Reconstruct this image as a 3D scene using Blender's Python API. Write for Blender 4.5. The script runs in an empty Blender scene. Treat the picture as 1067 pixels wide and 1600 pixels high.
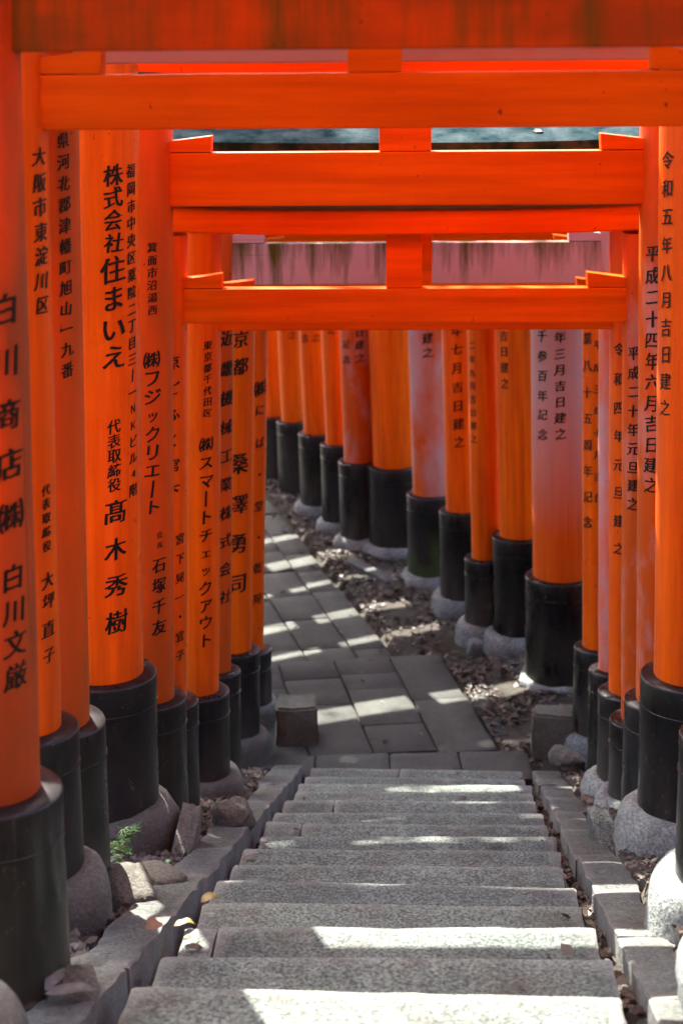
import bpy, bmesh, math, random
from mathutils import Vector, Matrix, noise

random.seed(7)
R = math.radians
scene = bpy.context.scene
COL = scene.collection

# ------------------------------------------------------------------ camera
cam_data = bpy.data.cameras.new('camera')
cam = bpy.data.objects.new('camera', cam_data)
COL.objects.link(cam)
scene.camera = cam
cam_data.sensor_fit = 'AUTO'
cam_data.sensor_width = 36.0
cam_data.lens = 58.5
cam_data.clip_start = 0.05
cam_data.clip_end = 2000.0
cam.matrix_world = (Matrix.Translation((0, 0, 4.0)) @ Matrix.Rotation(R(90 - 15.9), 4, 'X')
                    @ Matrix.Rotation(-0.0085, 4, 'Z'))
cam_data.dof.use_dof = True
cam_data.dof.focus_distance = 5.9
cam_data.dof.aperture_fstop = 3.2
cam_data.dof.aperture_blades = 9

# ------------------------------------------------------------------ sky and sun
SUN_EL, SUN_AZ = 52.5, -20.0          # degrees; azimuth from +Y towards +X
world = bpy.data.worlds.new('World')
scene.world = world
world.use_nodes = True
wn = world.node_tree
bg = wn.nodes['Background']
sky = wn.nodes.new('ShaderNodeTexSky')
sky.sky_type = 'NISHITA'
sky.sun_disc = False
sky.sun_elevation = R(SUN_EL)
sky.sun_rotation = R(SUN_AZ)
sky.dust_density = 4.0
sky.ozone_density = 0.5
sky.air_density = 0.8
wn.links.new(sky.outputs[0], bg.inputs[0])
bg.inputs[1].default_value = 0.13
sun_data = bpy.data.lights.new('sun', 'SUN')
sun_data.energy = 4.0
sun_data.angle = R(0.5)
sun_data.color = (1.0, 0.95, 0.87)
sun = bpy.data.objects.new('sun', sun_data)
COL.objects.link(sun)
sd = Vector((math.sin(R(SUN_AZ)) * math.cos(R(SUN_EL)), math.cos(R(SUN_AZ)) * math.cos(R(SUN_EL)), math.sin(R(SUN_EL))))
sun.rotation_euler = sd.to_track_quat('Z', 'Y').to_euler()
sun.location = sd * 30

vs = scene.view_settings
vs.view_transform = 'Standard'
vs.look = 'None'
vs.gamma = 1.0
vs.use_curve_mapping = False
vs.exposure = 2.9
scene.cycles.max_bounces = 7
scene.cycles.diffuse_bounces = 4
scene.cycles.glossy_bounces = 2
scene.cycles.transmission_bounces = 2
scene.cycles.caustics_reflective = False
scene.cycles.caustics_refractive = False
scene.cycles.use_adaptive_sampling = True
scene.cycles.adaptive_threshold = 0.02
scene.cycles.use_denoising = True

# ------------------------------------------------------------------ materials
def new_mat(name):
    m = bpy.data.materials.new(name)
    m.use_nodes = True
    nt = m.node_tree
    return m, nt, nt.nodes['Principled BSDF']

class N:
    """tiny node helper"""
    def __init__(self, nt):
        self.nt = nt
    def node(self, t, **kw):
        n = self.nt.nodes.new(t)
        for k, v in kw.items():
            setattr(n, k, v)
        return n
    def link(self, a, b):
        self.nt.links.new(a, b)
    def coord(self, scale=(1, 1, 1), kind='Object', off=(0, 0, 0)):
        tc = self.node('ShaderNodeTexCoord')
        mp = self.node('ShaderNodeMapping')
        mp.inputs['Scale'].default_value = scale
        mp.inputs['Location'].default_value = off
        self.link(tc.outputs[kind], mp.inputs['Vector'])
        return mp.outputs[0]
    def noise(self, vec, scale, detail=4, rough=0.55):
        n = self.node('ShaderNodeTexNoise')
        n.inputs['Scale'].default_value = scale
        n.inputs['Detail'].default_value = detail
        n.inputs['Roughness'].default_value = rough
        self.link(vec, n.inputs['Vector'])
        return n.outputs[0]
    def ramp(self, fac, p0, p1, c0=(0, 0, 0, 1), c1=(1, 1, 1, 1)):
        r = self.node('ShaderNodeValToRGB')
        e = r.color_ramp.elements
        e[0].position, e[1].position = p0, p1
        e[0].color, e[1].color = c0, c1
        self.link(fac, r.inputs[0])
        return r.outputs[0]
    def mix(self, fac, a, b, mode='MIX'):
        m = self.node('ShaderNodeMix', data_type='RGBA', blend_type=mode)
        for sock, v in ((m.inputs[0], fac), (m.inputs[6], a), (m.inputs[7], b)):
            if isinstance(v, (int, float)):
                sock.default_value = v
            elif isinstance(v, (tuple, list)):
                sock.default_value = tuple(v) + ((1,) if len(v) == 3 else ())
            else:
                self.link(v, sock)
        return m.outputs[2]
    def math(self, op, a, b=0.0, clamp=False):
        m = self.node('ShaderNodeMath', operation=op, use_clamp=clamp)
        for sock, v in zip(m.inputs, (a, b)):
            if isinstance(v, (int, float)):
                sock.default_value = v
            else:
                self.link(v, sock)
        return m.outputs[0]
    def bump(self, height, strength, dist, bsdf):
        b = self.node('ShaderNodeBump')
        b.inputs['Strength'].default_value = strength
        b.inputs['Distance'].default_value = dist
        self.link(height, b.inputs['Height'])
        self.link(b.outputs[0], bsdf.inputs['Normal'])

VERM = (0.88, 0.158, 0.001)
VERM_D = (0.70, 0.102, 0.001)
BROWN = (0.40, 0.080, 0.006)
PINK = (0.50, 0.32, 0.32)

def vermilion(name, axis='Z', fade=0.0, fade_lo=None, fade_hi=None, grime=0.0, rough=0.32, chips=0.85, seed=0.0, tone=0.0, brown=0.0, grime_z=None):
    """painted timber. axis = grain direction; fade = chalky pink share; grime = algae streaks under the top edge"""
    m, nt, b = new_mat(name)
    n = N(nt)
    st = (14, 14, 0.7) if axis == 'Z' else (0.8, 14, 14)
    off = (seed * 3.1, seed * 1.7, seed * 2.3)
    v = n.coord(st, off=off)
    grain = n.noise(v, 1.6, 5, 0.6)
    vb = n.coord((1, 1, 1), off=off)
    blot = n.noise(vb, 2.2, 4)
    c0 = tuple(VERM[i] * (1 - tone) + VERM_D[i] * tone for i in range(3))
    base = n.mix(n.ramp(grain, 0.30, 0.72), c0, tuple(VERM_D[i] * (.82 if axis == 'Z' else .74) for i in range(3)))
    base = n.mix(n.math('MULTIPLY', n.ramp(blot, 0.45, 0.75), 0.35), base, (0.56, 0.056, 0.002))
    if brown > 0:
        base = n.mix(n.math('MULTIPLY', n.ramp(n.noise(n.coord((2, 2, .6) if axis == 'Z' else (.6, 2, 2), off=off), 2.0, 4), .30, .58), min(1, brown)), base, BROWN if brown <= 1.1 else (0.24, 0.058, 0.010))
    obi = n.node('ShaderNodeObjectInfo')
    hv = n.node('ShaderNodeHueSaturation')
    n.link(base, hv.inputs['Color'])
    n.link(n.math('ADD', n.math('MULTIPLY', obi.outputs['Random'], 0.16), 0.90), hv.inputs['Value'])
    n.link(n.math('ADD', n.math('MULTIPLY', obi.outputs['Random'], -0.005), 0.5005), hv.inputs['Hue'])
    base = hv.outputs[0]
    if fade > 0:
        f = n.ramp(n.noise(n.coord((1.5, 1.5, .7) if axis == 'Z' else (.7, 1.5, 1.5), off=off), 2.2, 5, 0.62), 0.62 - fade * 0.45, 0.82 - fade * 0.35)
        if fade_lo is not None:
            sx = n.node('ShaderNodeSeparateXYZ')
            n.link(n.coord(), sx.inputs[0])
            g = n.node('ShaderNodeMapRange')
            g.inputs[1].default_value, g.inputs[2].default_value = fade_lo, fade_hi
            n.link(sx.outputs[2], g.inputs[0])
            f = n.math('MULTIPLY', f, g.outputs[0], True)
        base = n.mix(n.math('MULTIPLY', f, 0.88), base, PINK)
    if axis == 'Z':
        sf = n.node('ShaderNodeSeparateXYZ')
        n.link(n.coord(), sf.inputs[0])
        ft = n.node('ShaderNodeMapRange')
        ft.inputs[1].default_value, ft.inputs[2].default_value = 1.15, 0.5
        n.link(sf.outputs[2], ft.inputs[0])
        dirt = n.math('MULTIPLY', ft.outputs[0], n.ramp(n.noise(n.coord((5, 5, 1.2), off=off), 2.5, 5, .65), .40, .66))
        base = n.mix(n.math('MULTIPLY', dirt, .45), base, (0.33, 0.055, 0.010))
    crack = n.ramp(n.noise(n.coord((110, 110, 1.1) if axis == 'Z' else (1.1, 110, 110), off=off), 1.0, 2, .4), 0.735, 0.75)
    base = n.mix(n.math('MULTIPLY', crack, .55 * chips), base, (0.05, 0.016, 0.006))
    # thin vertical drips / scratches of dirt
    dr = n.ramp(n.noise(n.coord((60, 60, 2.2) if axis == 'Z' else (2.2, 60, 60), off=off), 1.0, 3), 0.70, 0.78)
    base = n.mix(n.math('MULTIPLY', dr, 0.35 * chips), base, (0.10, 0.035, 0.012))
    spk = n.ramp(n.noise(n.coord((1, 1, .6), off=off), 46, 2), 0.735, 0.775)
    base = n.mix(n.math('MULTIPLY', spk, 0.8 * chips), base, (0.06, 0.022, 0.012))
    if grime > 0:
        gv = n.noise(n.coord((9, 9, 0.9), off=off), 1.5, 8, 0.68)
        if grime_z:
            sz = n.node('ShaderNodeSeparateXYZ')
            n.link(n.coord(), sz.inputs[0])
            gm = n.node('ShaderNodeMapRange')
            gm.inputs[1].default_value, gm.inputs[2].default_value = grime_z
            gm.inputs[3].default_value, gm.inputs[4].default_value = -.16, .10
            n.link(sz.outputs[2], gm.inputs[0])
            gv = n.math('ADD', gv, gm.outputs[0])
        gr = n.ramp(gv, 0.66 - 0.22 * grime, 0.80 - 0.12 * grime)
        base = n.mix(n.math('MULTIPLY', gr, min(1, 0.95 * grime + .1)), base, (0.085, 0.068, 0.010))
    n.link(base, b.inputs['Base Color'])
    b.inputs['Specular IOR Level'].default_value = 0.20 if axis == 'Z' else 0.06
    rr = n.math('ADD', n.math('MULTIPLY', n.noise(vb, 7, 3), 0.26), rough - 0.10)
    n.link(rr, b.inputs['Roughness'])
    n.bump(n.math('ADD', grain, n.math('MULTIPLY', n.noise(vb, 30, 3), 0.3)), 0.22, 0.004, b)
    return m

def boot_mat(name, grey=0.2, moss=0.0, seed=0.0):
    m, nt, b = new_mat(name)
    n = N(nt)
    off = (seed * 2.7, seed * 1.3, seed * .9)
    sx = n.node('ShaderNodeSeparateXYZ')
    n.link(n.coord(), sx.inputs[0])
    lo = n.node('ShaderNodeMapRange')
    lo.inputs[1].default_value, lo.inputs[2].default_value = 0.48, 0.0
    n.link(sx.outputs[2], lo.inputs[0])
    blot = n.noise(n.coord((1, 1, .55), off=off), 5.5, 5, 0.62)
    worn = n.math('MULTIPLY', n.ramp(blot, 0.36, 0.70), n.math('ADD', n.math('MULTIPLY', lo.outputs[0], 0.9), 0.10), True)
    base = n.mix(worn, (0.0025, 0.0025, 0.0028), (0.036 + .13 * grey, 0.031 + .11 * grey, 0.025 + .085 * grey))
    if moss > 0:
        ms = n.math('MULTIPLY', n.ramp(n.noise(n.coord((1, 1, .6), off=off), 4.0, 4), 0.42, 0.62), n.math('MULTIPLY', lo.outputs[0], moss), True)
        base = n.mix(ms, base, (0.050, 0.082, 0.026))
    streak = n.ramp(n.noise(n.coord((26, 26, .9), off=off), 1.4, 3), 0.62, 0.75)
    base = n.mix(n.math('MULTIPLY', streak, 0.30), base, (0.085, 0.078, 0.07))
    film = n.ramp(n.noise(n.coord((1, 1, .35), off=off), 2.6, 6, .7), 0.40, 0.70)
    base = n.mix(n.math('MULTIPLY', film, min(.8, .35 + grey)), base, (0.026, 0.028, 0.030))
    worn = n.math('MAXIMUM', worn, n.math('MULTIPLY', film, .6))
    chip = n.ramp(n.noise(n.coord((1, 1, .8), off=off), 11, 5, .7), 0.64, 0.67)
    base = n.mix(n.math('MULTIPLY', chip, .55), base, (0.10, 0.09, 0.075))
    dust = n.ramp(n.noise(n.coord(off=off), 60, 2), 0.68, 0.74)
    base = n.mix(n.math('MULTIPLY', dust, .4), base, (0.14, 0.13, 0.12))
    n.link(base, b.inputs['Base Color'])
    n.link(n.math('ADD', n.math('MULTIPLY', worn, 0.42), n.math('ADD', n.math('MULTIPLY', blot, .16), 0.16)), b.inputs['Roughness'])
    b.inputs['Specular IOR Level'].default_value = 0.28
    n.bump(n.noise(n.coord((1, 1, .4), off=off), 22, 4), 0.16, 0.004, b)
    return m

def stone_mat(name, c0, c1, speck=0.5, scale=150, rough=0.85, bump=0.5, moss=0.0, kind='Object', stain=0.5, wear=0.0):
    m, nt, b = new_mat(name)
    n = N(nt)
    v = n.coord(kind=kind)
    big = n.noise(v, 3.1, 5, 0.6)
    fine = n.noise(v, scale, 2, 0.7)
    mid = n.noise(v, scale * .22, 4, 0.65)
    base = n.mix(n.ramp(big, 0.32, 0.70), c0, c1)
    obi = n.node('ShaderNodeObjectInfo')
    base = n.mix(1.0, base, n.ramp(obi.outputs['Random'], 0, 1, (.78, .78, .79, 1), (1.16, 1.14, 1.10, 1)), 'MULTIPLY')
    base = n.mix(speck, base, n.ramp(fine, 0.36, 0.64, (.22, .22, .23, 1), (2.0, 1.97, 1.92, 1)), 'MULTIPLY')
    base = n.mix(speck * .8, base, n.ramp(mid, 0.3, 0.7, (.55, .55, .55, 1), (1.4, 1.4, 1.38, 1)), 'MULTIPLY')
    st = n.ramp(n.noise(v, 4.2, 7, .7), 0.50, 0.70)
    base = n.mix(n.math('MULTIPLY', st, stain), base, (0.055, 0.042, 0.030))
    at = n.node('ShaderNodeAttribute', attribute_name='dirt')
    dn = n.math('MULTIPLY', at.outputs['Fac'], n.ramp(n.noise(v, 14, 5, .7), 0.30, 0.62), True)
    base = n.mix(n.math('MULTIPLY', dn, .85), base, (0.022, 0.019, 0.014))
    if wear > 0:                      # trodden arrises are paler
        geo = n.node('ShaderNodeNewGeometry')
        base = n.mix(n.math('MULTIPLY', n.ramp(geo.outputs['Pointiness'], 0.52, 0.60), wear), base, (0.34, 0.34, 0.31))
    if moss > 0:
        base = n.mix(n.math('MULTIPLY', n.ramp(n.noise(v, 9, 4), 0.45, 0.68), moss), base, (0.045, 0.058, 0.028))
    n.link(base, b.inputs['Base Color'])
    b.inputs['Roughness'].default_value = rough
    n.bump(n.math('ADD', fine, n.math('MULTIPLY', mid, 1.6)), bump, 0.006, b)
    return m

def plain_mat(name, col, rough=0.6, col2=None, scale=12, bump=0.0, spec=.5):
    m, nt, b = new_mat(name)
    n = N(nt)
    f = n.noise(n.coord(), scale, 4)
    n.link(n.mix(n.ramp(f, .35, .68), col, col2 or tuple(c * .6 for c in col)), b.inputs['Base Color'])
    b.inputs['Roughness'].default_value = rough
    b.inputs['Specular IOR Level'].default_value = spec
    if bump:
        n.bump(f, bump, 0.01, b)
    return m

M = {}
for i in range(6):
    M['pil%d' % i] = vermilion('vermilion_paint_upright_%d' % i, 'Z', seed=i * 1.37, tone=0.22 * (i % 3), rough=0.28 + .04 * (i % 2))
for i in range(5):
    M['beam%d' % i] = vermilion('vermilion_paint_beam_%d' % i, 'X', seed=i * 2.11 + .4, tone=0.2 + 0.15 * (i % 3), rough=0.42, chips=.9)
M['beam_grime'] = vermilion('vermilion_paint_beam_grimy', 'X', seed=5.5, tone=1, grime=1.0, rough=.6, brown=1.6)
M['beam_pink'] = vermilion('vermilion_paint_beam_faded', 'X', seed=3.3, fade=1.0, rough=.6, chips=.6)
M['beam_pink_algae'] = vermilion('vermilion_paint_beam_faded_algae', 'X', seed=8.2, fade=1.3, grime=0.98, rough=.65, chips=.6, grime_z=(2.50, 2.82))
M['pil_old'] = vermilion('vermilion_paint_upright_old', 'Z', seed=9.1, brown=1.0, tone=.9, rough=.42, chips=1.1)
for i in range(3):
    M['new%d' % i] = vermilion('vermilion_upright_light_in_colour_%d' % i, 'Z', seed=20 + i * 1.9, tone=-.45 + .12 * i, rough=.3, chips=.35)  # tone lifted so the colour carries the stronger light on the bend pillars
M['pil_brown'] = vermilion('vermilion_paint_upright_browned', 'Z', seed=7.7, brown=1.5, tone=1, rough=.5, chips=1.2, grime=.25)
M['pil_pink'] = vermilion('vermilion_paint_upright_faded', 'Z', seed=4.4, fade=0.60, rough=.55, chips=.5, tone=.6)
M['pil_pink_top'] = vermilion('vermilion_paint_upright_faded_top', 'Z', seed=6.4, fade=1.35, fade_lo=1.0, fade_hi=2.0, rough=.45, tone=.6)
M['pil_pink_half'] = vermilion('vermilion_paint_upright_half_faded', 'Z', seed=2.4, fade=0.18, rough=.45, tone=.4, brown=.6)
for i in range(4):
    M['boot%d' % i] = boot_mat('black_paint_boot_%d' % i, 0.12 + .16 * i, 0, i * 1.9)
M['boot_moss'] = boot_mat('black_paint_boot_mossy', .35, 2.2, 3.7)
M['boot_brown'] = boot_mat('black_paint_boot_worn', .30, .25, 5.2)
M['ink'] = plain_mat('black_lettering_paint', (0.004, 0.0035, 0.0035), 0.36, (0.009, 0.008, 0.007), 40, spec=.25)
M['ink_old'] = plain_mat('worn_lettering_paint', (0.040, 0.014, 0.006), 0.55, (0.010, 0.008, 0.007), 40, spec=.2)
M['black_beam'] = plain_mat('black_lintel_paint', (0.012, 0.011, 0.012), 0.55, (0.03, 0.028, 0.026), 9)
M['granite'] = stone_mat('step_granite', (0.106, 0.134, 0.118), (0.060, 0.077, 0.068), .85, 95, bump=.8, stain=.6, wear=.55)
M['kerb'] = stone_mat('kerb_granite', (0.088, 0.101, 0.090), (0.050, 0.057, 0.050), .85, 90, bump=.8, stain=.6, wear=.4)
M['paver'] = stone_mat('paver_stone', (0.054, 0.061, 0.050), (0.032, 0.036, 0.030), .4, 130, bump=.3, stain=.35)
M['footing'] = stone_mat('footing_concrete', (0.22, 0.25, 0.24), (0.10, 0.112, 0.104), .45, 70, bump=.7, stain=.7, moss=.2)
M['footing_brown'] = stone_mat('footing_concrete_dirty', (0.115, 0.122, 0.104), (0.058, 0.056, 0.045), .35, 90, bump=.4, stain=.6)
M['block'] = stone_mat('mossy_block_stone', (0.115, 0.112, 0.090), (0.070, 0.072, 0.052), .4, 100, moss=.6, bump=.5)
M['rock'] = stone_mat('rough_rock', (0.105, 0.10, 0.082), (0.055, 0.052, 0.042), .4, 80, moss=.25, bump=.8)
M['soil'] = stone_mat('dark_soil', (0.034, 0.029, 0.018), (0.018, 0.016, 0.010), .5, 60, bump=1.0, rough=.95)
# the lacquered sheet on the top lintels; its mottling is painted cloud reflection
m, nt, b = new_mat('patinated_sheet_painted_reflection')
n = N(nt)
f = n.noise(n.coord((1, 1, 1)), 7.0, 6, .68)
n.link(n.mix(n.ramp(f, .38, .66), (0.006, 0.020, 0.024), (0.052, 0.075, 0.080)), b.inputs['Base Color'])
b.inputs['Roughness'].default_value = 0.85
b.inputs['Specular IOR Level'].default_value = 0.0
M['sheet'] = m

def leaf_mat(name, cols, rough=.6, trans=0.0):
    m, nt, b = new_mat(name)
    n = N(nt)
    at = n.node('ShaderNodeAttribute', attribute_name='leaf_id')
    r = n.node('ShaderNodeValToRGB')
    e = r.color_ramp.elements
    while len(e) < len(cols):
        e.new(0.5)
    for i, c in enumerate(cols):
        e[i].position = i / max(1, len(cols) - 1)
        e[i].color = tuple(c) + (1,)
    n.link(at.outputs['Fac'], r.inputs[0])
    n.link(n.mix(n.math('MULTIPLY', n.noise(n.coord(), 60, 3), .5), r.outputs[0], (0.03, 0.022, 0.015)), b.inputs['Base Color'])
    b.inputs['Roughness'].default_value = rough
    return m
M['litter'] = leaf_mat('dry_leaf_litter', [(.020, .014, .009), (.042, .028, .017), (.075, .052, .032), (.060, .028, .014), (.14, .11, .075), (.032, .023, .015)], .55)
M['gravel'] = leaf_mat('path_gravel', [(.018, .016, .013), (.035, .031, .026), (.06, .054, .046), (.028, .022, .017)], .8)
M['leaf_yellow'] = plain_mat('yellow_fallen_leaf', (0.30, 0.21, 0.03), .5, (0.13, 0.08, 0.02), 45)
M['leaf_brown'] = plain_mat('brown_fallen_leaf', (0.22, 0.10, 0.045), .6, (0.12, 0.06, 0.03), 30)
M['leaf_grey'] = plain_mat('grey_fallen_leaf', (0.15, 0.145, 0.12), .5, (0.07, 0.065, 0.055), 30)
M['leaf_green'] = plain_mat('green_fallen_leaf', (0.10, 0.24, 0.13), .5, (0.06, 0.15, 0.07), 30)
M['maple'] = plain_mat('maple_leaf_green', (0.085, 0.20, 0.025), .45, (0.05, 0.12, 0.02), 20)
M['bark'] = stone_mat('tree_bark', (0.085, 0.065, 0.048), (0.045, 0.036, 0.028), .5, 40, bump=1.0)
M['crown'] = leaf_mat('tree_leaves', [(.030, .062, .014), (.055, .095, .022), (.040, .075, .020)], .5)
M['twig'] = plain_mat('twig_bark', (0.09, 0.06, 0.04), .8)

# ------------------------------------------------------------------ helpers
def put(name, bm_or_me, mat, parent=None, loc=(0, 0, 0), rot=(0, 0, 0), smooth=False):
    if isinstance(bm_or_me, bmesh.types.BMesh):
        me = bpy.data.meshes.new(name)
        bm_or_me.to_mesh(me)
        bm_or_me.free()
        if smooth:
            me.polygons.foreach_set('use_smooth', [True] * len(me.polygons))
            me.set_sharp_from_angle(angle=R(38))
    else:
        me = bm_or_me
    if mat is not None and not me.materials:
        me.materials.append(mat)
    o = bpy.data.objects.new(name, me)
    COL.objects.link(o)
    o.parent = parent
    o.location = loc
    o.rotation_euler = rot
    return o

def empty(name, loc=(0, 0, 0), rz=0.0):
    o = bpy.data.objects.new(name, None)
    o.empty_display_size = 0.2
    COL.objects.link(o)
    o.location = loc
    o.rotation_euler = (0, 0, rz)
    return o

def tag(o, label, cat, group=None):
    o['label'] = label
    o['category'] = cat
    if group:
        o['group'] = group
    return o

def bevel_all(bm, w, seg=2):
    bmesh.ops.bevel(bm, geom=list(bm.edges), offset=w, segments=seg, profile=0.6, affect='EDGES', clamp_overlap=True)

def box_bm(x0, x1, y0, y1, z0, z1, bev=0.0):
    bm = bmesh.new()
    vs_ = [bm.verts.new(p) for p in ((x0, y0, z0), (x1, y0, z0), (x1, y1, z0), (x0, y1, z0),
                                     (x0, y0, z1), (x1, y0, z1), (x1, y1, z1), (x0, y1, z1))]
    for f in ((0, 3, 2, 1), (4, 5, 6, 7), (0, 1, 5, 4), (1, 2, 6, 5), (2, 3, 7, 6), (3, 0, 4, 7)):
        bm.faces.new([vs_[i] for i in f])
    if bev:
        bevel_all(bm, bev)
    return bm

def prism_bm(pts, y0, y1, bev=0.0):
    """outline in (x, z), extruded along y"""
    bm = bmesh.new()
    a = [bm.verts.new((x, y0, z)) for x, z in pts]
    b_ = [bm.verts.new((x, y1, z)) for x, z in pts]
    bm.faces.new(a)
    bm.faces.new(b_[::-1])
    k = len(pts)
    for i in range(k):
        bm.faces.new((a[i], b_[i], b_[(i + 1) % k], a[(i + 1) % k]))
    bmesh.ops.recalc_face_normals(bm, faces=bm.faces)
    if bev:
        bevel_all(bm, bev)
    return bm

def lathe_bm(profile, seg=48, cap=True):
    bm = bmesh.new()
    rings = []
    for r_, z in profile:
        rings.append([bm.verts.new((r_ * math.cos(2 * math.pi * i / seg), r_ * math.sin(2 * math.pi * i / seg), z)) for i in range(seg)])
    for a, b_ in zip(rings, rings[1:]):
        for i in range(seg):
            bm.faces.new((a[i], a[(i + 1) % seg], b_[(i + 1) % seg], b_[i]))
    if cap:
        bm.faces.new(rings[0][::-1])
        bm.faces.new(rings[-1])
    return bm

def rough_up(bm, amp, freq, seed):
    s = Vector((seed * 7.3, seed * 3.1, seed * 5.7))
    for v in bm.verts:
        v.co += noise.noise_vector(v.co * freq + s) * amp

def slab_bm(corners, z0, z1, bev=0.012, cut=0.10, amp=0.004, seed=0.0, dz=None, dirty=0):
    """stone with a quadrilateral plan (4 xy corners, CCW), subdivided and uneven. dz(x, y) adds to the top"""
    p = [Vector((c[0], c[1])) for c in corners]
    nu = max(2, int((p[1] - p[0]).length / cut))
    nv = max(2, int((p[3] - p[0]).length / cut))
    bm = bmesh.new()
    us = [0] + [min(.45, bev / max(.01, (p[1] - p[0]).length))] + [i / nu for i in range(1, nu)] + [1 - min(.45, bev / max(.01, (p[1] - p[0]).length))] + [1]
    vs_ = [0] + [min(.45, bev / max(.01, (p[3] - p[0]).length))] + [i / nv for i in range(1, nv)] + [1 - min(.45, bev / max(.01, (p[3] - p[0]).length))] + [1]
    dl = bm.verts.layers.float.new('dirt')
    lu, lv = (p[1] - p[0]).length, (p[3] - p[0]).length
    grid = []
    s = Vector((seed * 5.1, seed * 2.3, seed * 9.7))
    for j, v in enumerate(vs_):
        row = []
        for i, u in enumerate(us):
            q = (p[0] * (1 - u) + p[1] * u) * (1 - v) + (p[3] * (1 - u) + p[2] * u) * v
            edge = (i in (0, len(us) - 1)) + (j in (0, len(vs_) - 1))
            z = z1 - (bev * .75 if edge else 0) - (bev * .35 if edge == 2 else 0)
            co = Vector((q.x, q.y, z))
            nn = noise.noise_vector(co * 7 + s) * amp + noise.noise_vector(co * 26 + s) * amp * .6
            if edge:
                nn *= 1.7
            co += nn
            if dz:
                co.z += dz(q.x, q.y)
            nv_ = bm.verts.new(co)
            if dirty:
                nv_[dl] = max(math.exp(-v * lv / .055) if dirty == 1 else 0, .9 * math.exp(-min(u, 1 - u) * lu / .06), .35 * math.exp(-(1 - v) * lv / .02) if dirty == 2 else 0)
            row.append(nv_)
        grid.append(row)
    for j in range(len(vs_) - 1):
        for i in range(len(us) - 1):
            bm.faces.new((grid[j][i], grid[j][i + 1], grid[j + 1][i + 1], grid[j + 1][i]))
    rim = grid[0] + [r_[-1] for r_ in grid[1:]] + grid[-1][-2::-1] + [r_[0] for r_ in grid[-2:0:-1]]
    low = [bm.verts.new((v.co.x, v.co.y, z0)) for v in rim]
    k = len(rim)
    for i in range(k):
        bm.faces.new((rim[i], low[i], low[(i + 1) % k], rim[(i + 1) % k]))
    bm.faces.new(low[::-1])
    bmesh.ops.recalc_face_normals(bm, faces=bm.faces)
    return bm

# ------------------------------------------------------------------ lie of the land (metres)
SLOPE = 0.3455
def ground_line(y):
    if y < 8.6:
        return 1.816 - SLOPE * (y - 3.51)
    if y < 10.46:
        return 0.0
    if y < 16:
        return -0.10
    return -0.10 - 0.03 * (y - 16)
def stair_mid(y):
    return 0.078 + 0.0663 * (y - 3.5)
def lane(x0, y):                       # a long joint of the lower landing
    return x0 - 0.157 * (y - 9.6)
def lane_up(x0, y):                    # a long joint of the path beyond the drop
    return x0 - 0.245 * (y - 10.5) - 0.030 * max(0.0, y - 14.4) ** 2

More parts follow.
